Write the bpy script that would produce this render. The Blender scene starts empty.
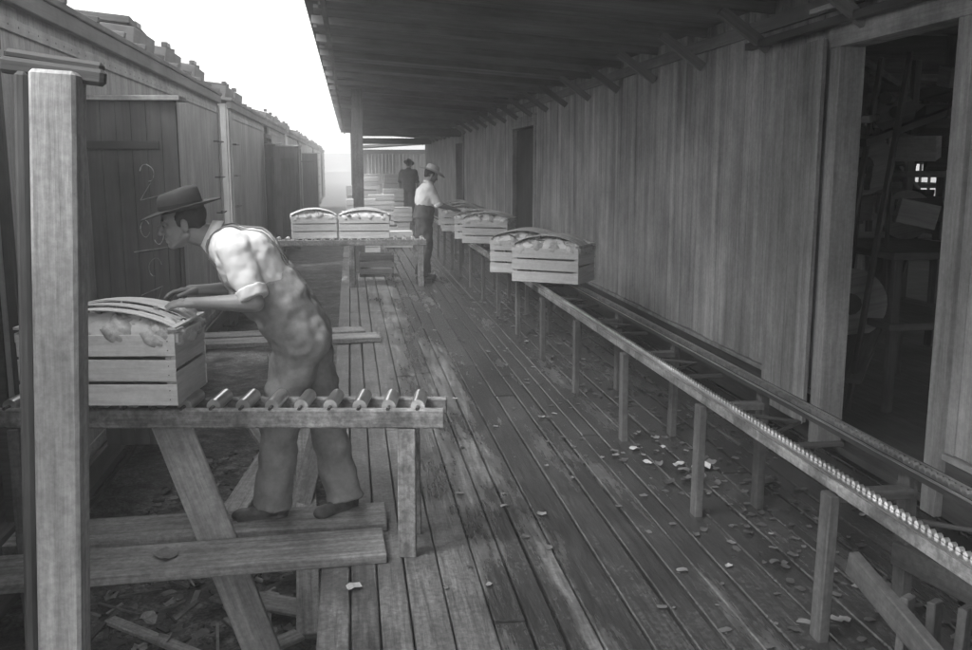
import bpy, math, random
from mathutils import Vector, Matrix, noise as mnoise
random.seed(7)
R=random.random
def U(a,b): return a+(b-a)*R()
S=bpy.context.scene
# ------------------------------------------------------------ materials
def mat(name,c,grain=.35,stain=.3,island=.25,rough=.85,bump=.25,uvs=(1.6,28),metal=0.0,wet=False,ss=1.3,spec=.3,streak=0,fine=0):
    m=bpy.data.materials.new(name); m.use_nodes=True
    nt=m.node_tree; N=nt.nodes; L=nt.links
    p=N['Principled BSDF']
    def node(t,**k):
        n=N.new(t)
        for a,b in k.items(): setattr(n,a,b)
        return n
    def mth(op,a,b):
        n=node('ShaderNodeMath',operation=op)
        for i,x in enumerate((a,b)):
            if isinstance(x,(int,float)): n.inputs[i].default_value=x
            else: L.new(x,n.inputs[i])
        return n.outputs[0]
    def mr(x,a,b,c_,d):
        n=node('ShaderNodeMapRange'); L.new(x,n.inputs[0])
        for i,v in enumerate((a,b,c_,d)): n.inputs[i+1].default_value=v
        return n.outputs[0]
    tc=node('ShaderNodeTexCoord'); geo=node('ShaderNodeNewGeometry')
    mp=node('ShaderNodeMapping'); mp.inputs['Scale'].default_value=(uvs[0],uvs[1],1)
    L.new(tc.outputs['UV'],mp.inputs[0])
    n1=node('ShaderNodeTexNoise'); n1.inputs['Scale'].default_value=1; n1.inputs['Detail'].default_value=4; n1.inputs['Roughness'].default_value=.75
    L.new(mp.outputs[0],n1.inputs['Vector'])
    n2=node('ShaderNodeTexNoise'); n2.inputs['Scale'].default_value=ss; n2.inputs['Detail'].default_value=4; n2.inputs['Roughness'].default_value=.65
    L.new(geo.outputs['Position'],n2.inputs['Vector'])
    g=mr(n1.outputs[0],.3,.7,1-grain,1+grain)
    s=mr(n2.outputs[0],.35,.65,1-stain,1+stain)
    v=mth('MULTIPLY',mth('MULTIPLY',g,s),c)
    if island:
        i=mr(geo.outputs['Random Per Island'],0,1,1-island,1+island); v=mth('MULTIPLY',v,i)
    if fine:
        n6=node('ShaderNodeTexNoise'); n6.inputs['Scale'].default_value=38; n6.inputs['Detail'].default_value=3; n6.inputs['Roughness'].default_value=.7
        L.new(geo.outputs['Position'],n6.inputs['Vector']); v=mth('MULTIPLY',v,mr(n6.outputs[0],.36,.64,1-fine,1+fine))
    if streak:
        mp2=node('ShaderNodeMapping'); mp2.inputs['Scale'].default_value=(6.6,6.6,.5)
        L.new(geo.outputs['Position'],mp2.inputs[0])
        n4=node('ShaderNodeTexNoise'); n4.inputs['Scale'].default_value=1; n4.inputs['Detail'].default_value=3
        L.new(mp2.outputs[0],n4.inputs['Vector'])
        v=mth('MULTIPLY',v,mr(n4.outputs[0],.35,.65,1-streak,1+streak))
    L.new(v,p.inputs['Base Color'])
    if wet:
        n5=node('ShaderNodeTexNoise'); n5.inputs['Scale'].default_value=1.0; n5.inputs['Detail'].default_value=6; n5.inputs['Roughness'].default_value=.7
        mp3=node('ShaderNodeMapping'); mp3.inputs['Scale'].default_value=(3.2,.45,1)
        L.new(geo.outputs['Position'],mp3.inputs[0]); L.new(mp3.outputs[0],n5.inputs['Vector'])
        sx=node('ShaderNodeSeparateXYZ'); L.new(geo.outputs['Position'],sx.inputs[0])
        wx=mr(sx.outputs[0],.15,1.0,-.11,.12)
        w=mth('ADD',n5.outputs[0],wx)
        wm=mr(w,.40,.56,0,1)
        L.new(mth('MULTIPLY',v,mr(wm,0,1,1.4,.40)),p.inputs['Base Color'])
        rr=mth('MULTIPLY',mr(wm,0,1,.65,.20),mr(n1.outputs[0],.3,.7,.7,1.4))
        L.new(rr,p.inputs['Roughness'])
    else:
        p.inputs['Roughness'].default_value=rough
    p.inputs['Metallic'].default_value=metal
    p.inputs['Specular IOR Level'].default_value=spec if not wet else .6
    bp=node('ShaderNodeBump'); bp.inputs['Strength'].default_value=bump; bp.inputs['Distance'].default_value=.01
    L.new(n1.outputs[0],bp.inputs['Height']); L.new(bp.outputs[0],p.inputs['Normal'])
    return m
M_deck=mat('wet_deck_wood',.082,grain=.5,stain=.3,island=.25,wet=True,bump=.55,uvs=(2.2,40),ss=2.2,fine=.3)
M_plank=mat('weathered_plank',.18,grain=.45,stain=.35,bump=.5,fine=.2)
M_post=mat('old_timber',.25,grain=.35,stain=.28,bump=.4,ss=2,fine=.14,streak=.15)
M_rail=mat('worn_rail_timber',.15,grain=.35,stain=.45,bump=.4,ss=5,fine=.3)
M_leg=mat('damp_timber',.09,grain=.35,stain=.35,bump=.4,fine=.2)
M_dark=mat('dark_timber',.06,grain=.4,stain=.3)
M_soff=mat('soffit_wood',.19,grain=.2,stain=.2,island=.15)
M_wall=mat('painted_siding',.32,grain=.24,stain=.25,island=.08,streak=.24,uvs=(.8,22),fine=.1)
M_trim=mat('door_trim',.26,grain=.3,stain=.25,island=.1,streak=.2,fine=.1)
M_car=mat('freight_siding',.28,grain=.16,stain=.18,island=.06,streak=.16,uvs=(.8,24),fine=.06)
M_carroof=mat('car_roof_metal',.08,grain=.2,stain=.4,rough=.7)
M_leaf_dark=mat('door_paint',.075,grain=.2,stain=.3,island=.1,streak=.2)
M_iron=mat('dark_iron',.06,grain=.2,stain=.3,rough=.5,metal=.3)
M_steel=mat('worn_steel',.72,grain=.2,stain=.3,rough=.28,metal=.9,uvs=(4,8),bump=.1,island=.15)
M_crate=mat('crate_pine',.52,grain=.2,stain=.1,island=.14,uvs=(2.5,30),bump=.2,fine=.06)
M_crate2=mat('crate_pine_end',.46,grain=.2,stain=.1,island=.12,uvs=(2.5,30),bump=.2)
M_let=mat('lettuce_leaf',.45,grain=.25,stain=.3,ss=14,island=.3,rough=.6,uvs=(9,9),bump=.6)
M_leafd=mat('wilted_leaf',.11,grain=.4,stain=.3,ss=6,island=.6,rough=.6,uvs=(8,8))
M_ground=mat('dirt_ground',.09,grain=.5,stain=.6,ss=3.2,bump=1.0,uvs=(9,9),rough=.95,island=0,fine=.5)
M_chalk=mat('chalk',.24,grain=.5,stain=.4,ss=12)
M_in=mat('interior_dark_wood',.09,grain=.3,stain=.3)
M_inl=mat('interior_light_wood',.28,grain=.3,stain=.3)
M_skin=mat('skin',.24,grain=.06,stain=.08,ss=14,island=0,rough=.5,bump=.06,uvs=(9,9))
M_hair=mat('dark_hair',.03,grain=.4,stain=.2,island=0,rough=.6)
M_shirt=mat('shirt_cotton',.60,grain=.05,stain=.06,ss=6,island=0,rough=.9,bump=.12,uvs=(60,60))
M_collar=mat('white_collar',.78,grain=.05,stain=.05,island=0)
M_denim=mat('faded_denim',.21,grain=.08,stain=.16,ss=7,island=0,rough=.95,bump=.15,uvs=(80,80),fine=.08)
M_felt=mat('dark_felt',.04,grain=.1,stain=.25,ss=9,island=0,rough=.9)
M_band=mat('hat_band',.015,grain=.1,stain=.1,island=0)
M_shoe=mat('worn_leather',.06,grain=.3,stain=.5,ss=12,island=0,rough=.5)
M_straw=mat('straw_hat',.5,grain=.2,stain=.1,island=0)
M_darkc=mat('dark_cloth',.06,grain=.1,stain=.3,ss=6,island=0)
M_paper=mat('paper_scrap',.62,grain=.08,stain=.15,island=.1,ss=9)
M_eye=mat('eye_dark',.02,grain=0,stain=0,island=0,rough=.2)
M_hill=mat('distant_hill',.14,grain=.2,stain=.3,ss=.05)
# ------------------------------------------------------------ mesh builder
class B:
    def __init__(s): s.v=[];s.f=[];s.m=[];s.uv=[];s.mats=[]
    def mi(s,m):
        if m not in s.mats: s.mats.append(m)
        return s.mats.index(m)
    def add(s,vs,fs,uvs,m,smooth=False):
        o=len(s.v); s.v+= [tuple(v) for v in vs]; k=s.mi(m)
        for f,u in zip(fs,uvs):
            s.f.append([o+i for i in f]); s.m.append((k,smooth)); s.uv.append(u)
    def boxm(s,M,sx,sy,sz,m):
        h=(sx/2,sy/2,sz/2)
        c=[Vector((a*h[0],b*h[1],d*h[2])) for a in(-1,1) for b in(-1,1) for d in(-1,1)]
        fs=[(0,1,3,2),(4,6,7,5),(0,4,5,1),(2,3,7,6),(0,2,6,4),(1,5,7,3)]
        nx=[0,0,1,1,2,2]
        L=[sx,sy,sz].index(max(sx,sy,sz)); ou,ov=U(0,50),U(0,50)
        uv=[]
        for f,n in zip(fs,nx):
            if n==L: a,b=[i for i in range(3) if i!=n]
            else: a=L; b=[i for i in range(3) if i not in(n,L)][0]
            uv.append([(c[i][a]+ou,c[i][b]+ov+n*3) for i in f])
        s.add([M@v for v in c],fs,uv,m)
    def box(s,c,sz,m,rz=0,rx=0,ry=0):
        M=Matrix.Translation(c)@Matrix.Rotation(rz,4,'Z')@Matrix.Rotation(ry,4,'Y')@Matrix.Rotation(rx,4,'X')
        s.boxm(M,*sz,m)
    def b2(s,lo,hi,m):
        s.box([(a+b)/2 for a,b in zip(lo,hi)],[b-a for a,b in zip(lo,hi)],m)
    def beam(s,p0,p1,w,h,m,up=(0,0,1)):
        p0=Vector(p0);p1=Vector(p1);d=p1-p0;x=d.normalized();u=Vector(up)
        y=u.cross(x)
        if y.length<1e-3: y=Vector((0,1,0)).cross(x)
        y.normalize(); z=x.cross(y)
        M=Matrix((x,y,z)).transposed().to_4x4(); M.translation=(p0+p1)/2
        s.boxm(M,d.length,w,h,m)
    def cyl(s,p0,p1,r0,r1,m,n=10,smooth=True,caps=True):
        p0=Vector(p0);p1=Vector(p1);x=(p1-p0);l=x.length;x.normalize()
        a=Vector((0,0,1)) if abs(x.z)<.9 else Vector((1,0,0))
        y=a.cross(x).normalized();z=x.cross(y)
        vs=[];fs=[];uv=[]
        for p,r in((p0,r0),(p1,r1)):
            for i in range(n):
                t=2*math.pi*i/n; vs.append(p+(y*math.cos(t)+z*math.sin(t))*r)
        for i in range(n):
            j=(i+1)%n; fs.append((i,j,n+j,n+i)); uv.append([(0,i*.05),(0,i*.05+.05),(l,i*.05+.05),(l,i*.05)])
        s.add(vs,fs,uv,m,smooth)
        if caps:
            s.add(vs[:n],[tuple(range(n))[::-1]],[[(v.x,v.z) for v in vs[:n]]],m)
            s.add(vs[n:],[tuple(range(n))],[[(v.x,v.z) for v in vs[n:]]],m)
    def ell(s,c,r,m,Mx=None,nu=16,nv=10,fn=None):
        vs=[];fs=[];uv=[]
        if isinstance(r,(int,float)): r=(r,r,r)
        Mx=Mx or Matrix.Identity(3); c=Vector(c)
        for j in range(1,nv):
            ph=math.pi*j/nv
            for i in range(nu):
                th=2*math.pi*i/nu
                d=Vector((math.sin(ph)*math.cos(th),math.sin(ph)*math.sin(th),math.cos(ph)))
                k=fn(d) if fn else 1
                vs.append(c+Mx@Vector((d.x*r[0]*k,d.y*r[1]*k,d.z*r[2]*k)))
        t=len(vs); vs.append(c+Mx@Vector((0,0,r[2]))); vs.append(c+Mx@Vector((0,0,-r[2])))
        for j in range(nv-2):
            for i in range(nu):
                k=(i+1)%nu; fs.append((j*nu+i,(j+1)*nu+i,(j+1)*nu+k,j*nu+k))
        for i in range(nu):
            k=(i+1)%nu; fs.append((t,i,k)); fs.append((t+1,(nv-2)*nu+k,(nv-2)*nu+i))
        uv=[[(vs[q].x+vs[q].y,vs[q].z) for q in f] for f in fs]
        s.add(vs,fs,uv,m,True)
    def cap(s,p0,p1,r0,r1,m,n=12):
        s.cyl(p0,p1,r0,r1,m,n); s.ell(p0,r0,m,nu=n,nv=8); s.ell(p1,r1,m,nu=n,nv=8)
    def chain(s,pts,m,n=12):
        for (a,ra),(b,rb) in zip(pts[:-1],pts[1:]): s.cap(a,b,ra,rb,m,n)
    def build(s,name,parent=None,bevel=0,loc=None,rz=0):
        me=bpy.data.meshes.new(name); me.from_pydata(s.v,[],s.f)
        for m in s.mats: me.materials.append(m)
        uvl=me.uv_layers.new(name='UVMap'); flat=[]
        for u in s.uv:
            for a in u: flat+= [a[0],a[1]]
        uvl.data.foreach_set('uv',flat)
        me.polygons.foreach_set('material_index',[a[0] for a in s.m])
        me.polygons.foreach_set('use_smooth',[a[1] for a in s.m])
        me.update()
        o=bpy.data.objects.new(name,me); S.collection.objects.link(o)
        if parent: o.parent=parent
        if loc: o.location=loc
        o.rotation_euler[2]=rz
        if bevel:
            b=o.modifiers.new('bevel','BEVEL'); b.width=bevel; b.segments=1; b.limit_method='ANGLE'; b.angle_limit=math.radians(60)
        return o
def empty(name,loc=(0,0,0),rz=0):
    e=bpy.data.objects.new(name,None); S.collection.objects.link(e); e.location=loc; e.rotation_euler[2]=rz; e.empty_display_size=.2
    return e
def leaf(b,p,s,m,flat=.25,rnd=random,n=3):
    rz=rnd.uniform(0,6.28); vs=[];fs=[];uv=[]
    ph=rnd.uniform(0,6)
    for i in range(n+1):
        for j in range(n+1):
            x=(i/n-.5)*2;y=(j/n-.5)*2
            k=1-.25*(x*x+y*y)*.5
            z=(x*x*.5+.35*math.sin(3*y+ph)+.3*math.sin(4*x+ph*2)+(.25*math.sin(9*x+7*y+ph) if n>3 else 0))*flat+flat*.6
            X=x*s*k*.7;Y=y*s*k*rnd.uniform(.85,1.1)
            vs.append((p[0]+X*math.cos(rz)-Y*math.sin(rz),p[1]+X*math.sin(rz)+Y*math.cos(rz),p[2]+max(z*s,0.002)))
    for i in range(n):
        for j in range(n):
            a=i*(n+1)+j; f=(a,a+n+1,a+n+2,a+1); fs.append(f); uv.append([(vs[q][0],vs[q][1]) for q in f])
    b.add(vs,fs,uv,m,True)
# ------------------------------------------------------------ ground
gb=B(); n=90; vs=[];fs=[];uv=[]
def gx(i,n,a,near): 
    t=(i/n-.5)*2; return math.copysign(abs(t)**3*a+abs(t)*near,t)
for i in range(n+1):
    for j in range(n+1):
        x=gx(i,n,900,6)-.8; y=gx(j,n,900,12)+6
        z=-1.05+ (mnoise.noise(Vector((x*1.3,y*1.3,0)))*.09+mnoise.noise(Vector((x*5,y*5,3)))*.03 if abs(x)<14 and abs(y)<60 else 0)
        vs.append((x,y,z))
for i in range(n):
    for j in range(n):
        a=i*(n+1)+j; f=(a,a+n+1,a+n+2,a+1); fs.append(f); uv.append([(vs[q][0],vs[q][1]) for q in f])
gb.add(vs,fs,uv,M_ground,True); gb.build('ground')
hb=B(); vs=[];fs=[];uv=[]
for i in range(61):
    x=-500+i*1000/60
    h=7+8*mnoise.noise(Vector((x*.006,2,0)))+3*mnoise.noise(Vector((x*.05,5,0)))
    vs+=[(x,420,-2),(x,440,max(h,3)),(x,520,-2)]
for i in range(60):
    a=i*3
    for f in((a,a+3,a+4,a+1),(a+1,a+4,a+5,a+2)): fs.append(f); uv.append([(vs[q][0]*.02,vs[q][2]*.02) for q in f])
hb.add(vs,fs,uv,M_hill,True); hb.build('hill')
# ------------------------------------------------------------ loading dock
b=B(); x=-.17
while x<2.88:
    w=U(.11,.18); w=min(w,2.9-x)
    y=-2+U(-3,0)
    while y<44:
        l=U(3.6,6.5); z=-.022+U(-.004,.004)
        b.box((x+w/2,y+l/2,z),(w-U(.006,.016),l-U(.004,.03),.044),M_deck,rz=U(-.0012,.0012),ry=U(-.012,.012))
        y+=l
    x+=w
dk=empty('loading_dock'); b.build('deck_boards',dk,bevel=.005)
b=B()
y=-1
while y<44:
    b.b2((-.10,y,-.2),(2.88,y+.07,-.053),M_dark); 
    for xx in(-.05,1.4,2.8): b.b2((xx,y-.03,-1.3),(xx+.12,y+.1,-.2),M_dark)
    y+=1.1
b.b2((-.13,-2,-.26),(-.09,44,-.053),M_dark)
b.b2((-.12,-2,-.052),(2.88,44,-.0445),M_leafd)
b.build('joists_and_piles',dk)
# ------------------------------------------------------------ warehouse
wh=empty('warehouse')
XW=2.9; doors=[(4.29,5.39,2.42),(14.9,16.8,2.35),(24.5,26,2.3)]
b=B(); y=-2.0
while y<37:
    w=U(.10,.13); inn=[d for d in doors if d[0]-.02<y+w/2<d[1]+.02]
    z0=.34+U(-.006,.006)
    if inn: z0=inn[0][2]+.12
    b.b2((XW+U(0,.006),y,z0),(XW+.03,y+w-U(.002,.006),2.85),M_wall)
    y+=w
b.build('siding',wh,bevel=.002)
b=B()
segs=[(-2,4.27),(5.41,14.88),(16.82,24.48),(26.02,37)]
for a,c in segs:
    b.b2((XW-.012,a,.30),(XW+.028,c,.333),M_trim)
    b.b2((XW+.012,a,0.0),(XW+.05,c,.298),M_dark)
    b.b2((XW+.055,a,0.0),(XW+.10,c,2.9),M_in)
for a,c,h in doors:
    b.b2((XW-.03,a-.12,0),(XW+.13,a,h+.02),M_trim); b.b2((XW-.03,c,0),(XW+.13,c+.12,h+.02),M_trim)
    b.b2((XW-.033,a-.14,h+.02),(XW+.127,c+.14,h+.2),M_trim)
for i in range(4):
    b.b2((XW-.075,5.53+i*.155,.12),(XW-.04,5.53+i*.155+.15,2.5),M_trim)
b.b2((XW-.085,5.5,.12),(XW-.076,5.58,2.5),M_trim)
b.b2((XW-.11,3.9,2.55),(XW-.05,6.6,2.60),M_iron)
b.beam((XW-.12,3.2,2.66),(XW-.12,5.6,2.66),.03,.03,M_steel)
b.build('door_frames_and_trim',wh,bevel=.003)
b=B()
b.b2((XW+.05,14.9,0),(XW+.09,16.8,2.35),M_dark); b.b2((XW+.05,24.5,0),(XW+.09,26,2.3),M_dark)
b.build('closed_doors',wh)
b=B(); zi,ze,xe=2.76,2.98,-.25; y=-4
sl=(ze-zi)/(XW-xe)
while y<38:
    w=U(.14,.19)
    b.beam((XW,y+w/2,zi+.10),(xe+U(-.07,.05),y+w/2,ze+.10),w-.004,.03,M_soff); y+=w
b.build('canopy_boards',wh)
b=B(); y=-3.6
while y<38:
    b.beam((XW,y,zi+.05),(xe-.06,y,ze+.055),.05,.07,M_soff)
    b.beam((XW-.02,y,zi-.22),(XW-.38,y,zi+.03),.045,.07,M_soff)
    y+=1.25
b.b2((XW-.03,-4,zi-.10),(XW-.002,38,zi-.005),M_soff)
b.b2((xe+.06,-4,ze-.03),(xe+.10,38,ze+.01),M_soff)
b.b2((xe-.1,-4,ze+.15),(XW+.2,38,ze+.19),M_carroof)
for yy in(15.6,24.5,33.5): b.b2((.05,yy,0),(.22,yy+.17,ze-.03),M_leg)
for yy in(24.5,33.5): b.b2((.05,yy+.2,ze-.5),(XW-.04,yy+.3,ze-.3),M_leg)
b.build('canopy_rafters',wh)
b=B()
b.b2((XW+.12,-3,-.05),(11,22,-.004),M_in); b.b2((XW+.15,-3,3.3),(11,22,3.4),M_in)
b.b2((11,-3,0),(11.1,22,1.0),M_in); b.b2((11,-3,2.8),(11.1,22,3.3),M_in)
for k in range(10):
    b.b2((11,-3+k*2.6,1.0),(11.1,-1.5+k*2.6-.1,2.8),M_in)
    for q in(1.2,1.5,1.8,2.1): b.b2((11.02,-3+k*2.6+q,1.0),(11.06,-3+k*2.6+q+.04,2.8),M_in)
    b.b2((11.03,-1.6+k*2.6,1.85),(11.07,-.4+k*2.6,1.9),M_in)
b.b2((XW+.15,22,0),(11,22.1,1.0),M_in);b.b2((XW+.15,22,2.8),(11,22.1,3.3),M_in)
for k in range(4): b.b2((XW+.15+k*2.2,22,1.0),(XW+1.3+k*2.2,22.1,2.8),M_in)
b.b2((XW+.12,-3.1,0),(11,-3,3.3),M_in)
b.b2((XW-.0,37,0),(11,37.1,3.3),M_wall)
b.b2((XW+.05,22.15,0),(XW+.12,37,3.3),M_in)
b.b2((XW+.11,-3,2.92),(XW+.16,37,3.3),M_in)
b.b2((XW,-4,3.19),(11.3,37.3,3.25),M_carroof)
for X,Y in((4.6,8.4),(5.6,8.4),(7,12),(4.2,11),(8.5,15)):
    b.b2((X,Y,0),(X+.12,Y+.12,3.3),M_inl)
for Y in(7,10,13): b.b2((XW+.15,Y,2.75),(11,Y+.1,2.95),M_inl)
b.build('packing_room',wh)
pk=empty('packing_line')
b=B()
def frame(x,y,w,d,h,levels,m):
    for a in(0,w):
        for c in(0,d): b.b2((x+a,y+c,0),(x+a+.06,y+c+.06,h),m)
    for l in levels:
        b.b2((x-.03,y-.03,l),(x+w+.09,y+d+.09,l+.05),m)
frame(3.75,6.1,.8,1.2,1.15,(.6,1.1),M_in)
frame(4.6,7.4,1.6,.8,2.6,(1.0,1.65,2.2),M_inl)
frame(5.3,9.8,1.4,.9,2.7,(.9,1.5,2.1,2.6),M_inl)
frame(3.6,7.7,.7,.6,2.3,(1.25,1.75,2.25),M_inl)
for k in range(90):
    x,y=U(3.6,6.4),U(6.1,10.4)
    z=random.choice((1.15,1.7,2.25,1.3,1.8,2.0))
    b.box((x,y,z+.1),(U(.1,.45),U(.1,.3),U(.06,.22)),random.choice((M_inl,M_in,M_crate,M_post)),rz=U(0,3),rx=U(-.3,.3))
# sorting machine: drive wheels, belts, hopper
for (x,y,z,r_) in((3.75,6.6,1.75,.22),(4.15,6.9,2.15,.15),(3.6,6.4,.75,.26),(4.5,7.2,1.35,.2)):
    b.cyl((x,y,z),(x+.02,y+.06,z),r_,r_,M_inl,24); b.cyl((x-.01,y-.03,z),(x+.03,y+.09,z),r_*.3,r_*.3,M_iron,12)
b.beam((3.75,6.59,1.97),(3.6,6.4,1.01),.05,.012,M_in,up=(1,0,0)); b.beam((3.97,6.6,1.75),(3.86,6.4,.75),.05,.012,M_in,up=(1,0,0))
for k in range(7): b.beam((3.35,5.9+k*.35,.1),(3.75,6.1+k*.35,2.5),.035,.035,M_iron)
b.beam((3.3,6,2.45),(5.4,9,2.55),.06,.06,M_inl); b.beam((3.4,6,2.05),(5.4,9,2.25),.05,.05,M_inl)
b.beam((3.4,6.6,2.35),(6,9.5,1.5),.1,.05,M_post); b.beam((3.5,6.2,1.9),(6,7.8,2.5),.06,.05,M_iron)
b.beam((3.3,5.9,.3),(5.5,8.6,1.5),.25,.04,M_in); b.beam((3.5,6.1,1.6),(4.6,7.9,2.1),.04,.04,M_iron); b.beam((3.5,6.5,1.2),(3.5,6.5,2.6),.05,.05,M_iron)
b.cyl((4,6.8,2.25),(5.2,8.2,2.25),.05,.05,M_iron,10)
b.build('sorting_machine_and_shelves',pk,bevel=.004)
# ------------------------------------------------------------ freight cars
def freight_car(y0,y1,door_y):
    e=empty('freight_car'); XC=-1.7; zb,ze=-.12,2.62
    b=B(); y=y0
    while y<y1:
        w=.083
        if not(door_y-.62<y+w/2<door_y+.62):
            b.b2((XC-.03+U(0,.002),y,zb),(XC,min(y+w-.003,y1),ze),M_car)
        y+=w
    b.build('side_siding',e,bevel=.002)
    b=B()
    b.b2((XC-2.75,y0,zb),(XC-2.7,y1,ze),M_car); b.b2((XC-2.7,y0,zb),(XC-.035,y0+.05,ze),M_car); b.b2((XC-2.7,y1-.05,zb),(XC-.035,y1,ze),M_car)
    b.b2((XC-2.7,y0+.05,zb),(XC-.035,y1-.05,zb+.06),M_dark)
    b.b2((XC-.09,y0+.05,zb+.06),(XC-.035,door_y-.62,ze),M_dark);b.b2((XC-.09,door_y+.62,zb+.06),(XC-.035,y1-.05,ze),M_dark)
    b.build('body_shell',e)
    b=B()
    b.b2((XC-.02,y0-.02,ze-.07),(XC+.045,y1+.02,ze+.03),M_carroof)
    b.b2((XC-.02,y0,zb-.16),(XC+.03,y1,zb-.002),M_iron)
    b.beam((XC+.06,(y0+y1)/2,ze+.05),(XC-1.4,(y0+y1)/2,ze+.24),y1-y0+.1,.04,M_carroof)
    b.beam((XC-1.4,(y0+y1)/2,ze+.24),(XC-2.85,(y0+y1)/2,ze+.05),y1-y0+.1,.04,M_carroof)
    k=y0+.4
    while k<y1: b.beam((XC+.07,k,ze+.085),(XC-1.4,k,ze+.27),.05,.04,M_carroof); k+=.75
    b.b2((XC-1.65,y0,ze+.32),(XC-1.15,y1,ze+.36),M_dark)
    for yy in(y0+.3,y0+1.5,y1-4.6,y1-3.2,y1-1.5):
        b.box((XC-.45,yy+.4,ze+.21),(.8,.9,.2),M_carroof,ry=.12,rz=U(-.05,.05)); b.box((XC-.47,yy+.4,ze+.34),(.75,.7,.06),M_dark,ry=U(.1,.3),rx=U(-.1,.1))
        b.box((XC-.12,yy+.4,ze+.33),(.06,.2,.05),M_iron)
    b.build('roof',e,bevel=.005)
    b=B()
    for yy in(y0+.35,y1-.35):
        for i in range(5):
            z=.25+i*.45
            b.cyl((XC+.07,yy-.2,z),(XC+.07,yy+.2,z),.011,.011,M_iron,6)
            for s in(-.2,.2): b.cyl((XC,yy+s,z),(XC+.07,yy+s,z),.011,.011,M_iron,6)
    for yy in(y0+.03,y1-.1): b.b2((XC+.003,yy,zb),(XC+.03,yy+.07,ze-.1),M_car)
    for z in(zb+.03,ze-.20):
        b.b2((XC+.003,y0+.14,z),(XC+.010,door_y-.7,z+.07),M_car); b.b2((XC+.003,door_y+.7,z),(XC+.010,y1-.14,z+.07),M_car)
        k=y0+.2
        while k<min(y1-.15,20):
            if abs(k-door_y)>.75: b.box((XC+.012,k,z+.035),(.006,.012,.012),M_car)
            k+=.16
    for s in(-.66,.62): b.b2((XC+.003,door_y+s,zb),(XC+.05,door_y+s+.05,2.3),M_carroof)
    b.b2((XC+.003,door_y-.7,2.3),(XC+.05,door_y+.7,2.38),M_carroof)
    b.b2((XC-2.5,y0+.3,zb-.4),(XC-.3,y1-.3,zb-.17),M_iron)
    for yc in(y0+1.8,y1-1.8):
        for dy in(-.85,.85):
            for xx in(XC-.45,XC-2.1):
                b.cyl((xx,yc+dy,-.66),(xx+.12,yc+dy,-.66),.42,.42,M_iron,24)
                b.cyl((xx+.12,yc+dy,-.66),(xx+.16,yc+dy,-.66),.12,.1,M_iron,12)
        b.b2((XC-.3,yc-1.05,-.72),(XC-.2,yc+1.05,-.52),M_iron)
    b.beam((XC-.2,y0+3,zb-.2),(XC-.2,y0+5,zb-.55),.03,.03,M_iron); b.beam((XC-.2,y0+5,zb-.55),(XC-.2,y1-5,zb-.55),.03,.03,M_iron); b.beam((XC-.2,y1-5,zb-.55),(XC-.2,y1-3,zb-.2),.03,.03,M_iron)
    b.build('fittings_and_trucks',e,bevel=.003)
    return e
def door_leaf(e,y,ang,chalk=False,w=.56,z0=-.08,z1=2.15):
    XC=-1.7; b=B()
    M=Matrix.Translation((XC+.07,y,0))@Matrix.Rotation(ang,4,'Z')
    def lb(lo,hi,m):
        cc=[(a+d)/2 for a,d in zip(lo,hi)]; b.boxm(M@Matrix.Translation(cc),*[d-a for a,d in zip(lo,hi)],m)
    n=6
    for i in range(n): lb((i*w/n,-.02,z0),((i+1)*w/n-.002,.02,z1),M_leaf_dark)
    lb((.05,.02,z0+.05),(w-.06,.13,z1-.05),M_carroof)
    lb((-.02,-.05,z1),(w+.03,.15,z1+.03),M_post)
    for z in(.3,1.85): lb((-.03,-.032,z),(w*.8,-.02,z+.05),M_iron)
    lb((w-.05,-.045,.7),(w-.02,-.02,1.6),M_iron)
    if chalk:
        def stroke(pts):
            for p,q in zip(pts[:-1],pts[1:]):
                b.beam(M@Vector((p[0],-.0225,p[1])),M@Vector((q[0],-.0225,q[1])),.004,U(.004,.008),M_chalk,up=(M.to_3x3()@Vector((0,0,1))) if abs(q[1]-p[1])<abs(q[0]-p[0]) else (M.to_3x3()@Vector((1,0,0))))
        def arc(cx,cz,r,a0,a1,k=1.0):
            stroke([(cx+r*math.cos(a0+(a1-a0)*i/10)*k,cz+r*math.sin(a0+(a1-a0)*i/10)*(1+.12*math.sin(i))) for i in range(11)])
        arc(.36,1.70,.055,2.9,-1.4,.8); stroke([(.38,1.64),(.31,1.53),(.43,1.56)])
        arc(.33,1.35,.05,.6,5.8,.6); arc(.41,1.31,.055,1.8,-2.5,.6); arc(.38,1.10,.06,.3,4.6,.7); stroke([(.28,.92),(.42,.98),(.35,.80),(.44,.84)]); stroke([(.25,1.2),(.47,1.23)])
    return b.build('open_door',e,bevel=.004)
c1=freight_car(1.2,13.1,4.3)
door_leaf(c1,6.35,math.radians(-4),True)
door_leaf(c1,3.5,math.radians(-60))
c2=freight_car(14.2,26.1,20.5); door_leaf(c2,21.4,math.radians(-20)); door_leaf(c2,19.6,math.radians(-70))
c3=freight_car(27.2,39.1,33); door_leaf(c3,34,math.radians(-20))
c4=freight_car(40.2,52.1,46)
c5=freight_car(53.2,65.1,59)
b=B()
for xx in(-2.3,-3.85): b.b2((xx,-10,-1.1),(xx+.07,90,-1.02+.0),M_iron)
b.build('railway_track')
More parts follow.
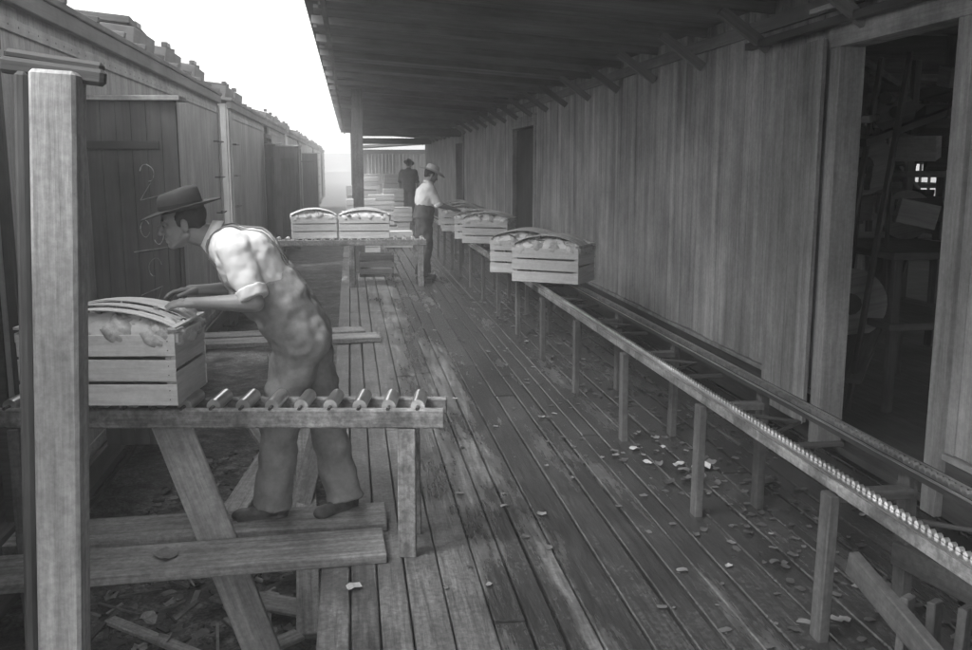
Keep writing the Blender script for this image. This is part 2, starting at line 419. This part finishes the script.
# ------------------------------------------------------------ crates
def crate(name,loc,rz,L=.68,W=.44,H=.32,seed=0,near=False):
    e=empty(name,loc,rz); b=B()
    for sx in(-1,1):
        x=sx*(L/2-.012)
        b.b2((x-.011,-W/2+.01,.0),(x+.011,W/2-.01,.15),M_crate2); b.b2((x-.011,-W/2+.01,.165),(x+.011,W/2-.01,H),M_crate2)
        for sy in(-1,1): b.box((sx*(L/2-.035),sy*(W/2-.032),H/2),(.022,.04,H-.01),M_crate2)
        b.box((sx*(L/2+.006),0,H-.02),(.014,W-.03,.04),M_crate)
    for sy in(-1,1):
        hh=(H-.012)/3
        for i in range(3):
            b.box((0,sy*(W/2-.003)+U(-.001,.001),hh/2+i*(hh+.006)),(L+U(0,.006),.007,hh-.009),M_crate,ry=U(-.006,.006))
            if near:
                for sx in(-1,1):
                    for q in(-.02,.02): b.cyl((sx*(L/2-.03),sy*(W/2+.0005),hh/2+i*(hh+.006)+q),(sx*(L/2-.03),sy*(W/2+.0025),hh/2+i*(hh+.006)+q),.0028,.0028,M_iron,6)
    for i in range(4): b.box((0,-W/2+.06+i*.107,.004),(L-.06,.09,.007),M_crate)
    b.build('slats',e,bevel=.0015)
    b=B(); r=random.Random(seed)
    for i in range(4):
        for j in range(3):
            cx=-L/2+.08+i*(L-.16)/3; cy=-W/2+.08+j*(W-.16)/2
            zt=H-.045+.045*(1-(2*cx/L)**2)+r.uniform(-.008,.008)
            ph=r.uniform(0,9)
            def fn(d,ph=ph):
                a=math.atan2(d.y,d.x)
                return 1+.16*mnoise.noise(Vector((d.x*2.2+ph,d.y*2.2,d.z*2.2)))+.09*abs(math.sin(2.5*a+3*d.z+ph))+.04*math.sin(11*a+9*d.z)
            b.ell((cx,cy,zt),(.092,.084,.072),M_let,nu=28 if near else 16,nv=16 if near else 10,fn=fn)
    for k in range(56 if near else 28):
        x=r.uniform(-L/2+.05,L/2-.05); y=r.uniform(-W/2+.03,W/2-.03)
        leaf(b,(x,y,H-.022+.07*(1-(2*x/L)**2)*(1-.5*(2*y/W)**4)+r.uniform(-.01,.008)),r.uniform(.045,.08),M_let,r.uniform(.2,.45),r,6 if near else 4)
    b.build('lettuce_heads',e)
    b=B()
    for j in range(4):
        y=-W/2+.055+j*(W-.11)/3; w=.098; N_=12; off=r.uniform(-.012,.012); tw=r.uniform(-.012,.012); hk=r.uniform(.080,.095)
        pts=[]
        for i in range(N_+1):
            t=-1+2*i/N_; pts.append((t*(L/2+.008)+off,y+tw*t,H+.014+(hk+(.008 if j in(1,2) else 0))*(1-t*t)**.85))
        vs=[];fs=[];uv=[]
        ro=r.uniform(-.06,.06)
        for (x,yy,z) in pts:
            vs+=[(x,yy-w/2,z-ro*w/2),(x,yy+w/2,z+ro*w/2),(x,yy+w/2,z+.004+ro*w/2),(x,yy-w/2,z+.004-ro*w/2)]
        for i in range(N_):
            a=i*4
            for q in range(4):
                f=(a+q,a+(q+1)%4,a+4+(q+1)%4,a+4+q); fs.append(f); uv.append([(vs[t][0]+j,vs[t][1]) for t in f])
        b.add(vs,fs,uv,M_crate,False)
    for sx in(-1,1): b.box((sx*(L/2-.01),0,H+.024),(.035,W,.010),M_crate)
    b.build('bent_lid_slats',e)
    b=B(); N_=20
    for sy in(-1,1):
        vs=[];fs=[]
        for i in range(N_+1):
            t=-1+2*i/N_
            for q,(dy,dz) in enumerate(((-.01,-.02),(-.010,.02),(-.03,.055),(-.07,.082))):
                vs.append((t*(L/2-.03),sy*(W/2+dy+.006*math.sin(i*2.3+q)),H+dz*(.35+.65*(1-t*t))+.006*math.sin(i*1.7+q*2+seed)))
        for i in range(N_):
            for q in range(3): a=i*4+q; fs.append((a,a+1,a+5,a+4))
        b.add(vs,fs,[[(vs[q][0],vs[q][2]) for q in f] for f in fs],M_paper if seed%3 else M_let,True)
    b.build('paper_liner',e)
    return e
crate('lettuce_crate',(-1.07,4.405,.715),math.radians(-8),seed=1,near=True)
crate('lettuce_crate',(1.84,8.5,.70),math.radians(-34),seed=4,L=.64)
crate('lettuce_crate',(1.74,9.3,.70),math.radians(-26),seed=5,L=.64)
crate('lettuce_crate',(1.88,12.9,.70),math.radians(-25),seed=5,L=.64)
crate('lettuce_crate',(1.84,13.7,.70),math.radians(-15),seed=7,L=.64)
crate('lettuce_crate',(1.82,15.3,.70),math.radians(-20),seed=7,L=.64)
crate('lettuce_crate',(1.86,16.1,.70),math.radians(-12),seed=8,L=.64)
crate('lettuce_crate',(1.9,17.0,.70),math.radians(-12),seed=8,L=.64)
crate('lettuce_crate',(-.54,14.1,.70),math.radians(4),L=.64,seed=10)
crate('lettuce_crate',(.20,14.05,.70),math.radians(-3),L=.72,seed=11)
# ------------------------------------------------------------ conveyors
def straight_conveyor():
    e=empty('gravity_conveyor'); b=B(); y0,y1=-.6,20; X0,X1,X2=1.70,1.99,2.07
    y=y0
    while y<y1:
        l=3.6
        b.box((X0,y+l/2,.620),(.034,l-.006,.05),M_rail,rz=U(-.002,.002)); y+=l
    b.build('front_rail',e,bevel=.004)
    b=B()
    for X in(X1,X2): b.b2((X-.003,y0,.636),(X+.003,y1,.668),M_iron); b.b2((X-.016,y0,.664),(X-.0035,y1,.668),M_steel)
    b.b2((X0-.020,y0,.6465),(X0+.006,y1,.653),M_steel)
    y=y0
    while y<y1:
        b.cyl((X0+.008,y,.655),(X0+.024,y,.655),.012,.012,M_steel,8)
        b.cyl((X1+.02,y,.662),(X1+.045,y,.662),.016,.016,M_steel,8)
        y+=.034
    b.build('rails_and_wheels',e)
    b=B(); ys=[.5,1.75,3.08,4.37,5.7,7.0,8.3,9.6,10.9,12.2,13.5,14.8,16.1,17.4,18.7]
    for y in ys:
        b.box((X0+.0,y,.287),(.04,.075,.574),M_leg,rx=U(-.03,.03),ry=U(-.02,.02)); b.box((2.05,y+.06,.31),(.04,.075,.62),M_leg,rx=U(-.03,.03))
        b.b2((X0+.022,y-.02,.54),(2.028,y+.05,.575),M_leg)
        b.b2((X0+.022,y+.42,.608),(X1-.004,y+.45,.628),M_iron)
        b.beam((X0+.03,y+.6,.61),(X1-.01,y+.8,.61),.016,.016,M_iron);b.beam((X0+.03,y+1.0,.61),(X1-.01,y+.8,.61),.016,.016,M_iron)
    b.beam((X0+.06,1.9,.12),(X0+.06,3.0,.34),.04,.09,M_leg)
    for k in range(4): b.box((1.80+k*.07,2.72-k*.05,.17),(.055,.03,.34),M_leg,rz=.5,rx=U(-.05,.05))
    b.beam((2.02,3.15,.30),(2.3,2.2,.25),.04,.09,M_leg)
    b.build('legs',e,bevel=.004)
straight_conveyor()
def roller_conv(p0,p1,width,z,legs,pitch=.13):
    e=empty('roller_conveyor'); p0=Vector(p0);p1=Vector(p1); d=(p1-p0).normalized(); q=Vector((-d.y,d.x,0))
    if q.y<0: q=-q
    L=(p1-p0).length
    b=B()
    b.beam(p0+Vector((0,0,z-.055)),p1+Vector((0,0,z-.055)),.045,.085,M_rail)
    b.beam(p0+q*width+Vector((0,0,z-.065)),p1+q*width+Vector((0,0,z-.065)),.045,.075,M_rail)
    b.build('side_rails',e,bevel=.006)
    b=B(); t=.05
    while t<L:
        a=p0+d*t+q*.03+Vector((0,0,z-.010)); c=a+q*(width-.06)
        b.cyl(a,c,.031,.031,M_steel,24); b.cyl(a-q*.05,c+q*.05,.008,.008,M_iron,6)
        t+=pitch
    b.build('rollers',e)
    b=B()
    for t,zb in legs:
        a=p0+d*t
        for o in(.0,width): 
            c=a+q*o; ang=math.atan2(d.y,d.x)
            b.box((c.x,c.y,(z-.1+zb)/2),(.08,.05,z-.1-zb),M_rail,rz=ang,ry=U(-.01,.01))
        b.beam(a+Vector((0,0,z-.22)),a+q*width+Vector((0,0,z-.22)),.03,.07,M_dark)
    b.build('legs',e,bevel=.004)
    return e
rc=roller_conv((-1.58,4.327,0),(.39,4.045,0),.27,.70,[(1.82,0)])
b=B(); b.beam((-.84,4.322,.62),(-.27,4.342,-1.2),.036,.17,M_post,up=(1,0,0)); b.beam((-1.5,4.33,.6),(-1.5,4.33,-1.1),.05,.09,M_leg)
b.build('brace_leg',rc,bevel=.004)
roller_conv((-1.5,13.85,0),(1.08,13.75,0),.36,.70,[(2.5,0),(1.5,0)])
# ------------------------------------------------------------ planks
def planks(name,items,m=M_plank):
    b=B()
    for p0,p1,w,h in items: b.beam(p0,p1,w,h,m)
    return b.build(name,bevel=.006)
planks('gangplank',[((-1.66,4.10,.004),(.12,4.15,.026),.32,.048),((-1.62,4.515,.008),(.14,4.505,.026),.29,.048)])
planks('gangplank',[((-1.68,9.2,.05),(.25,9.5,.03),.3,.05),((-1.65,9.6,.05),(.1,9.9,.03),.28,.05)])
planks('lumber_pile',[((-1.0,5.6,-.7),(-.35,7.8,-.1),.18,.04),((-.3,5.2,-.95),(-.45,8.6,.15),.14,.05),((-.9,7.6,-.2),(-.2,6.6,-.9),.12,.04),((-.5,6.0,-.9),(-.22,6.9,-.05),.15,.03),
  ((-.7,8.2,-.9),(-.25,8.5,.1),.14,.04),((-.25,6.2,-.9),(-.75,8.9,.0),.12,.03),((-1.2,6.9,-.85),(-.3,6.3,-.6),.16,.03)])
planks('fallen_board',[((-1.25,4.6,-.98),(-.35,5.2,-.93),.12,.03),((-1.5,5.6,-.96),(-.7,4.9,-.95),.08,.03),((-.9,5.9,-.97),(-.3,5.5,-.93),.2,.025)])
b=B(); b.beam((-.965,2.78,-1.15),(-.775,2.77,2.0),.120,.12,M_post,up=(0,1,0)); b.beam((-1.06,2.82,-1.15),(-.87,2.81,2.0),.035,.1,M_dark,up=(0,1,0))
b.beam((-.93,2.80,2.02),(-.66,2.80,1.985),.05,.045,M_dark); b.beam((-.95,2.9,2.06),(-.68,2.88,2.02),.03,.03,M_iron)
b.build('timber_post',bevel=.01)
# ------------------------------------------------------------ litter
b=B(); 
for k in range(1100):
    y=U(2.2,13); x=random.choice((random.gauss(2.15,.32),random.gauss(2.0,.3),U(.2,2.8)))
    if not(-.1<x<2.85): continue
    if x<1.3 and R()<.5: continue
    leaf(b,(x,y,.004),U(.006,.032),random.choice((M_leafd,M_leafd,M_dark,M_dark)),U(.1,.4))
for k in range(16): leaf(b,(2.0+U(-.3,.3),5.15+U(-.5,.5),.01),U(.03,.065),random.choice((M_let,M_leafd,M_leafd)),.35)
for k in range(22): leaf(b,(2.0+U(-.5,.7),U(3,9),.006),U(.015,.04),M_plank,.3)
leaf(b,(-.02,3.75,.005),.04,M_let,.3)
leaf(b,(-.85,4.12,.035),.07,M_plank,.25)
b.build('lettuce_scraps')
b=B()
for k in range(700):
    x=U(-1.75,-.1); y=U(3.2,9); leaf(b,(x,y,-1.03+U(0,.06)),U(.02,.07),random.choice((M_leafd,M_dark,M_dark,M_leafd)),U(.1,.6))
for k in range(160):
    x=U(-1.7,-.1); y=U(3.4,7); a=U(0,3.1); l=U(.06,.3)
    b.beam((x,y,-1.0),(x+l*math.cos(a),y+l*math.sin(a),-.98+U(-.02,.05)),U(.01,.04),.012,random.choice((M_plank,M_leafd,M_dark)))
for k in range(9): leaf(b,(U(-1.3,-.3),U(4.2,6),-.96),U(.05,.09),M_plank,.5)
b.build('ground_litter')
# ------------------------------------------------------------ people
def mods(o,vox,sm=4,disp=0,dscale=.1):
    r=o.modifiers.new('remesh','REMESH'); r.mode='VOXEL'; r.voxel_size=vox; r.use_smooth_shade=True
    s=o.modifiers.new('smooth','SMOOTH'); s.factor=.5; s.iterations=sm
    if disp:
        t=bpy.data.textures.new('folds','CLOUDS'); t.noise_scale=dscale; t.noise_depth=1
        d=o.modifiers.new('folds','DISPLACE'); d.texture=t; d.strength=disp; d.mid_level=.5; d.texture_coords='LOCAL'
def V(*a): return Vector(a)
def hand(b,wrist,fwd,back,thumb_side,m,curl=.35,s=1.0):
    x=Vector(fwd).normalized(); z=Vector(back); z=(z-x*z.dot(x)).normalized(); y=z.cross(x)*thumb_side
    def P(a,c,d): return wrist+(x*a+y*c+z*d)*s
    b.chain([(P(-.01,0,0),.026*s),(P(.04,.0,0),.026*s)],m)
    for c in(-.026,-.009,.009,.026): b.cap(P(.015,c*.6,0),P(.082,c,.002),.014*s,.0125*s,m,10)
    for c,l,k in((-.030,.060,1.25),(-.010,.076,1.05),(.010,.082,.95),(.030,.072,.9)):
        p=P(.085,c,.0); a=curl*k*.5; sp=c*1.2; seg=[.45,.32,.25]; pts=[(p,.0098*s)]
        for i,g in enumerate(seg):
            d=x*math.cos(a)-z*math.sin(a)+y*sp*(1 if i==0 else .5); p=p+d.normalized()*l*g*s; pts.append((p,(.0092-.0008*i)*s)); a+=curl*k
        b.chain(pts,m,8)
    b.chain([(P(.02,.024,-.004),.016*s),(P(.05,.05,-.014),.0125*s),(P(.078,.062,-.022),.0105*s),(P(.1,.064,-.03),.009*s)],m,8)
def person(name,J,shirt,pants,hatm,vox=.010,sleeve=.85,hat='fedora',bib=True,hcurl=.35):
    e=empty(name,(0,0,0))
    f=J['face'].normalized(); up=V(0,0,1); up=(up-f*up.dot(f)).normalized(); lf=up.cross(f)
    HM=Matrix((f,lf,up)).transposed(); hc=J['head']
    side=J['side'].normalized()
    def H(a,c,d): return hc+HM@V(a,c,d)
    b=B()
    b.ell(H(-.012,0,.03),(.098,.077,.088),M_skin,HM,24,16)
    b.ell(H(.028,0,-.032),(.060,.060,.082),M_skin,HM,20,14)
    b.ell(H(.058,0,-.095),(.028,.03,.021),M_skin,HM)
    for s in(-1,1):
        b.cap(H(.055,s*.018,-.09),H(-.005,s*.054,-.055),.018,.020,M_skin)
        b.ell(H(.058,s*.038,-.025),(.024,.02,.024),M_skin,HM)
        b.cap(H(.079,s*.014,.022),H(.068,s*.045,.024),.010,.010,M_skin,8)
        b.ell(H(-.008,s*.080,-.012),(.018,.009,.032),M_skin,HM)
    b.chain([(H(.083,0,.010),.0085),(H(.100,0,-.014),.010),(H(.108,0,-.032),.0125)],M_skin,10)
    for s in(-1,1): b.ell(H(.098,s*.012,-.035),.008,M_skin)
    b.cap(H(.084,-.014,-.060),H(.084,.014,-.060),.0085,.0085,M_skin,8); b.cap(H(.082,-.012,-.073),H(.082,.012,-.073),.009,.009,M_skin,8)
    b.chain([(H(-.025,0,-.045),.058),(J['neck'],.060)],M_skin,16)
    o=b.build('head_and_neck',e); mods(o,.0045 if vox<.012 else .007,2)
    b=B()
    for s in(-1,1):
        b.ell(H(.072,s*.031,.003),(.013,.014,.011),M_skin,HM); b.ell(H(.0805,s*.031,.002),(.006,.008,.006),M_eye,HM)
        b.beam(H(.087,s*.017,.026),H(.078,s*.048,.027),.008,.007,M_hair,up=up)
    b.cap(H(.0905,-.017,-.0665),H(.0905,.017,-.0665),.0018,.0018,M_eye,6)
    b.build('eyes_brows_mouth',e)
    b=B(); b.ell(H(-.026,0,.030),(.096,.083,.084),M_hair,HM,20,14); b.ell(H(-.062,0,-.025),(.046,.060,.042),M_hair,HM)
    for s in(-1,1): b.cap(H(.012,s*.073,.03),H(.012,s*.071,-.008),.012,.007,M_hair,8)
    o=b.build('hair',e); mods(o,.007,2,.006,.02)
    b=B()
    def lathe(prof,m,ex=1.16,ey=.98,n=32,fn=None,zc=0):
        vs=[];fs=[]
        for r,z in prof:
            for i in range(n):
                t=2*math.pi*i/n; X=r*ex*math.cos(t);Y=r*ey*math.sin(t); Z=z
                if fn: Z+=fn(r,t,X,Y)
                vs.append(H(X-.012,Y,Z))
        for k in range(len(prof)-1):
            for i in range(n):
                j=(i+1)%n; fs.append((k*n+i,k*n+j,(k+1)*n+j,(k+1)*n+i))
        b.add(vs,fs,[[(vs[q].x,vs[q].z) for q in g] for g in fs],m,True)
    if hat=='fedora':
        def bf(r,t,X,Y): return -.018*max(0,(r-.09)/.075)*math.cos(t)*1.0+.016*max(0,(r-.1)/.07)*abs(math.sin(t))**2
        lathe([(.0865,.055),(.088,.062),(.125,.060),(.160,.058),(.163,.061),(.160,.064),(.125,.066),(.088,.070)],hatm,fn=bf)
        lathe([(.089,.060),(.089,.075),(.0885,.09)],M_band,ex=1.17,ey=.99)
        def cf(r,t,X,Y): return -.022*max(0,1-abs(Y)/.03)*(1 if r<.07 else 0)+ .010*(-math.cos(t)) * (1 if r<.085 else 0)
        lathe([(.088,.06),(.0875,.09),(.086,.115),(.082,.138),(.072,.152),(.05,.156),(.03,.153),(.012,.150),(.001,.149)],hatm,fn=cf)
    else:
        def bf(r,t,X,Y): return .03*max(0,(r-.1)/.09)*abs(math.sin(t))**2-.02*max(0,(r-.1)/.09)*abs(math.cos(t))
        lathe([(.0865,.055),(.12,.056),(.19,.058),(.19,.062),(.12,.062),(.088,.066)],hatm,fn=bf)
        lathe([(.088,.06),(.086,.12),(.078,.15),(.05,.163),(.001,.165)],hatm)
        lathe([(.089,.06),(.089,.085)],M_darkc,ex=1.17,ey=.99)
    b.build('hat',e)
    for s,k in((1,'L'),(-1,'R')):
        b=B(); sh,el,wr=J['sh'+k],J['el'+k],J['wr'+k]
        b.chain([(sh.lerp(el,.55),.045),(el,.040),(el.lerp(wr,.3),.042),(wr,.026)],M_skin,14)
        d=J.get('hd'+k,(wr-el)); hand(b,wr+(d.normalized()*.015),d,J.get('hb'+k,V(0,0,1)),J.get('th'+k,1),M_skin,hcurl)
        o=b.build('arm_'+k.lower(),e); mods(o,.0042 if vox<.012 else .006,1)
    b=B(); P,Q,C,N_=J['pelvis'],J['belly'],J['chest'],J['neck']
    rb=.108 if bib else .130
    for o_ in(-.085,0,.085):
        b.chain([(P+side*o_*.8,rb),(Q+side*o_*.8,rb),(Q.lerp(C,.45)+side*o_,rb+.022),(C+side*o_*1.25,.145),(C.lerp(N_,.55)+side*o_*.9,.105)],shirt,16)
    b.chain([(C,.13),(N_,.068)],shirt,16)
    for k in 'LR':
        sh,el=J['sh'+k],J['el'+k]; en=sh.lerp(el,sleeve)
        b.chain([(C.lerp(N_,.6)+(sh-C.lerp(N_,.6))*.4,.085),(sh,.080),(sh.lerp(el,.5),.074),(en,.070)],shirt,14)
    so=b.build('shirt',e); mods(so,vox,5,.020,.07)
    b=B()
    for k in 'LR':
        sh,el=J['sh'+k],J['el'+k]; d=(el-sh).normalized(); en=sh.lerp(el,sleeve)
        b.cyl(en+d*.03,en+d*.085,.074,.070,shirt,18)
    o=b.build('rolled_cuffs',e); mods(o,vox*.8,2,.012,.05)
    b=B(); n=24; ax=(hc-N_).normalized(); a1=(f-ax*f.dot(ax)).normalized(); a2=ax.cross(a1)
    cb=N_+ax*.025; vs=[];fs=[]
    for i in range(n+1):
        t=math.radians(25)+ (2*math.pi-math.radians(50))*i/n; di=a1*math.cos(t)+a2*math.sin(t)
        vs+=[cb+di*.064+ax*.028,cb+di*.070+ax*.034,cb+di*.090-ax*.014+ (a1*.02-ax*.02 if i in(0,1,n,n-1) else V(0,0,0)),cb+di*.082-ax*.014]
    for i in range(n):
        for q in range(4): fs.append((i*4+q,i*4+(q+1)%4,i*4+4+(q+1)%4,i*4+4+q))
    b.add(vs,fs,[[(vs[q].x,vs[q].z) for q in g] for g in fs],M_collar if bib else shirt,True); b.build('collar',e)
    b=B()
    for o_ in(-.08,0,.08):
        if bib: b.chain([(P+side*o_,.146),(Q+side*o_*1.02,.146),(Q.lerp(C,.22)+side*o_*1.0,.146)],pants,16)
        else: b.chain([(P+side*o_,.142),(P.lerp(Q,.9)+side*o_,.140)],pants,16)
    for k in 'LR':
        h_,kn,an=J['hip'+k],J['kn'+k],J['an'+k]
        d=(an-kn).normalized()
        b.chain([(P+(h_-P)*.6,.125),(h_,.118),(h_.lerp(kn,.5),.108),(kn,.094),(kn.lerp(an,.5),.090)],pants,16)
        b.cyl(kn.lerp(an,.5),an+d*.01,.090,.096,pants,18)
    if bib:
        fr=J['front'].normalized()
        for o_ in(-.09,-.045,0,.045,.09):
            b.chain([(Q+side*o_+fr*.07,.085),(Q.lerp(C,.6)+side*o_*.95+fr*.105,.075),(C+side*o_*.85+fr*.105,.062)],pants,12)
    o=b.build('overalls' if bib else 'trousers',e); mods(o,vox,3,.034,.09)
    if bib:
        fr=J['front'].normalized(); ax=(C-Q).normalized(); vs=[];fs=[];n=22; b=B()
        for s in(-1,1):
            base=len(vs)
            pts=[Q-fr*.16+side*s*.03, Q.lerp(C,.6)-fr*.19+side*s*.05, C-fr*.17+ax*.08+side*s*.085, C+ax*.19-fr*.04+side*s*.095, C+ax*.14+fr*.12+side*s*.09, C+fr*.18+ax*-.02+side*s*.075]
            P_=[]
            for i in range(len(pts)-1):
                for q in range(5): P_.append(pts[i].lerp(pts[i+1],q/5))
            P_.append(pts[-1])
            for p in P_: vs+=[p-side*.019,p+side*.019]
            for i in range(len(P_)-1): a=base+i*2; fs.append((a,a+1,a+3,a+2))
        b.add(vs,fs,[[(vs[q].x,vs[q].z) for q in g] for g in fs],pants,True)
        o=b.build('shoulder_straps',e)
        sb=o.modifiers.new('s','SUBSURF'); sb.levels=1; sb.render_levels=1; sb.subdivision_type='SIMPLE'
        sw=o.modifiers.new('wrap','SHRINKWRAP'); sw.target=so; sw.wrap_method='NEAREST_SURFACEPOINT'; sw.wrap_mode='ABOVE_SURFACE'; sw.offset=.006
        so2=o.modifiers.new('sol','SOLIDIFY'); so2.thickness=.004; so2.offset=0
    for k in 'LR':
        an=J['an'+k]; td=J['toe'+k].normalized(); sd=V(-td.y,td.x,0); fz=J['fz'+k]
        SM=Matrix((td,sd,V(0,0,1))).transposed(); b=B()
        p=V(an.x,an.y,fz)
        b.ell(p+td*-.035+V(0,0,.042),(.045,.038,.042),M_shoe,SM); b.ell(p+td*.05+V(0,0,.04),(.085,.040,.040),M_shoe,SM); b.ell(p+td*.135+V(0,0,.034),(.065,.044,.033),M_shoe,SM)
        b.cap(p+V(0,0,.05),p+V(0,0,.11),.042,.045,M_shoe)
        b.boxm(Matrix.Translation(p+td*.055+V(0,0,.009))@SM.to_4x4(),.23,.075,.018,M_shoe)
        o=b.build('shoe_'+k.lower(),e); mods(o,.006,3)
    return e
J=dict(pelvis=V(-.25,4.61,.935),belly=V(-.35,4.61,1.12),chest=V(-.485,4.62,1.31),neck=V(-.625,4.62,1.405),head=V(-.785,4.605,1.485),
 face=V(-.96,-.17,-.18),side=V(0,-1,0),front=V(-.72,0,-.6),
 shL=V(-.53,4.42,1.375),elL=V(-.435,4.335,1.135),wrL=V(-.685,4.38,1.135),hdL=V(-1,.12,-.03),hbL=V(0,-.25,1),thL=-1,
 shR=V(-.54,4.81,1.375),elR=V(-.50,4.87,1.13),wrR=V(-.73,4.74,1.15),hdR=V(-1,-.25,0),hbR=V(0,.2,1),thR=1,
 hipL=V(-.27,4.55,.87),knL=V(-.365,4.545,.50),anL=V(-.415,4.54,.10),toeL=V(-1,-.12,0),fzL=.030,
 hipR=V(-.23,4.71,.87),knR=V(-.15,4.68,.5),anR=V(-.06,4.60,.10),toeR=V(-.75,-.65,0),fzR=.030)
person('man_in_overalls',J,M_shirt,M_denim,M_felt,sleeve=.62)
def stand(pos,yaw,lean=0,reach=.0,s=1.0):
    M=Matrix.Translation(pos)@Matrix.Rotation(yaw,4,'Z'); 
    def T(x,y,z): return M@(V(x,y,z)*s)
    def D(x,y,z): return M.to_3x3()@V(x,y,z)
    l=lean
    J=dict(pelvis=T(0,0,.96),belly=T(l*.3,0,1.13),chest=T(l*.8,0,1.32),neck=T(l*1.2,0,1.46),head=T(l*1.6+.03,0,1.60),face=D(1,0,-.35-l),side=D(0,1,0),front=D(1,0,0))
    for k,q in(('L',1),('R',-1)):
        J['sh'+k]=T(l,.19*q,1.41)
        if reach: J['el'+k]=T(l+.12,.24*q,1.16); J['wr'+k]=T(l+.36,.15*q,1.10)
        else: J['el'+k]=T(l-.02,.25*q,1.13); J['wr'+k]=T(l+.06,.26*q,.88)
        J['hb'+k]=D(0,0,1) if reach else D(0,q,0); J['th'+k]=-q if reach else 1
        J['hip'+k]=T(0,.09*q,.9); J['kn'+k]=T(.02,.10*q,.5); J['an'+k]=T(-.02+.06*q,.11*q,.10); J['toe'+k]=D(1,.2*q,0); J['fz'+k]=pos[2]
    return J
person('man_in_straw_hat',stand((1.1,14.5,.0),math.radians(8),.06,True),M_shirt,M_darkc,M_straw,vox=.014,sleeve=.8,hat='straw',bib=False)
person('man_in_dark_clothes',stand((1.75,29,.0),math.radians(70),.03,False,1.1),M_darkc,M_darkc,M_felt,vox=.02,sleeve=.8,bib=False)
# ------------------------------------------------------------ far dock clutter
b=B()
for (x,y,nz) in((.25,19.5,3),(1.0,20.5,1),(.75,22.5,3),(1.2,24,2),(.1,22.0,2),(.45,27,4),(1.2,28,3),(.2,33,3),(1.5,36,4),(.8,35,4),(2.2,34,3)):
    for k in range(nz):
        z=k*.36; dx=U(-.05,.05)
        for j in range(3): b.box((x+dx,y-.25,z+.06+j*.11),(.6,.01,.095),M_crate)
        for j in range(3): b.box((x+dx,y+.25,z+.06+j*.11),(.6,.01,.095),M_crate)
        for s in(-1,1): b.box((x+dx+s*.28,y,z+.17),(.02,.48,.33),M_crate2)
        for q in range(4): b.box((x+dx,y-.18+q*.12,z+.345),(.6,.1,.012),M_crate)
b.build('stacked_crates',bevel=.002)
b=B()
for k in range(3): b.b2((.12,15.0,.05+k*.11),(.66,15.02,.13+k*.11),M_leg); b.b2((.12,15.4,.05+k*.11),(.66,15.42,.13+k*.11),M_leg)
for xx in(.12,.64): b.b2((xx,15.021,0),(xx+.02,15.399,.37),M_dark)
for k in range(3): b.b2((.145,15.05+k*.12,.10),(.635,15.14+k*.12,.115),M_leg)
b.build('low_slatted_box',bevel=.003)
# open-sided shed added as a stand-in for the darker far background
b=B()
for xx in(.6,2.2,3.8,5.4):
    b.b2((xx,47,-1.1),(xx+.2,47.2,2.5),M_dark)
k=.6
while k<5.6: b.b2((k,50,-1.1),(k+.17,50.05,2.5),M_leaf_dark if (k>1.6 and k<2.6) or k>4.4 else M_trim); k+=.18  # darker board colour stands in for the shade of openings
b.b2((.4,46.9,2.3),(5.9,47.3,2.5),M_dark); b.beam((.2,48.6,2.62),(6.1,48.6,3.0),4.2,.1,M_carroof)
b.build('stand_in_shed')
# ------------------------------------------------------------ haze, light, world, camera
b=B(); b.b2((-70,-12,-1.5),(40,160,22),M_ground); hz=b.build('haze')
hm=bpy.data.materials.new('haze'); hm.use_nodes=True; nt=hm.node_tree; nt.nodes.remove(nt.nodes['Principled BSDF'])
vsx=nt.nodes.new('ShaderNodeVolumeScatter'); vsx.inputs['Density'].default_value=.0085; vsx.inputs['Anisotropy'].default_value=.2; vsx.inputs['Color'].default_value=(1,1,1,1)
nt.links.new(vsx.outputs[0],nt.nodes['Material Output'].inputs['Volume']); hz.data.materials.clear(); hz.data.materials.append(hm)
el,az=math.radians(52),math.radians(-115)
sd=V(math.sin(az)*math.cos(el),math.cos(az)*math.cos(el),math.sin(el))
sl=bpy.data.lights.new('sun','SUN'); sl.energy=4.5; sl.angle=math.radians(15); sl.color=(1,1,1)
so=bpy.data.objects.new('sun',sl); S.collection.objects.link(so); so.rotation_euler=sd.to_track_quat('Z','Y').to_euler(); so.location=sd*30
w=bpy.data.worlds.new('World'); S.world=w; w.use_nodes=True; nt=w.node_tree
sk=nt.nodes.new('ShaderNodeTexSky'); sk.sky_type='NISHITA'; sk.sun_disc=False; sk.sun_elevation=el; sk.sun_rotation=az; sk.dust_density=4; sk.air_density=1.5
bw=nt.nodes.new('ShaderNodeRGBToBW'); nt.links.new(sk.outputs[0],bw.inputs[0])
ad=nt.nodes.new('ShaderNodeMath'); ad.operation='ADD'; ad.inputs[1].default_value=2.2; nt.links.new(bw.outputs[0],ad.inputs[0])
bg=nt.nodes['Background']; nt.links.new(ad.outputs[0],bg.inputs[0]); bg.inputs[1].default_value=.43
cam=bpy.data.cameras.new('camera'); cam.lens=35; cam.sensor_width=36; cam.clip_end=3000; cam.clip_start=.05
co=bpy.data.objects.new('camera',cam); S.collection.objects.link(co); co.location=(0,0,1.75); co.rotation_euler=(math.radians(90-9.6),0,math.radians(-8.1)); S.camera=co
S.view_settings.view_transform='Standard'; S.view_settings.look='None'; S.view_settings.exposure=0
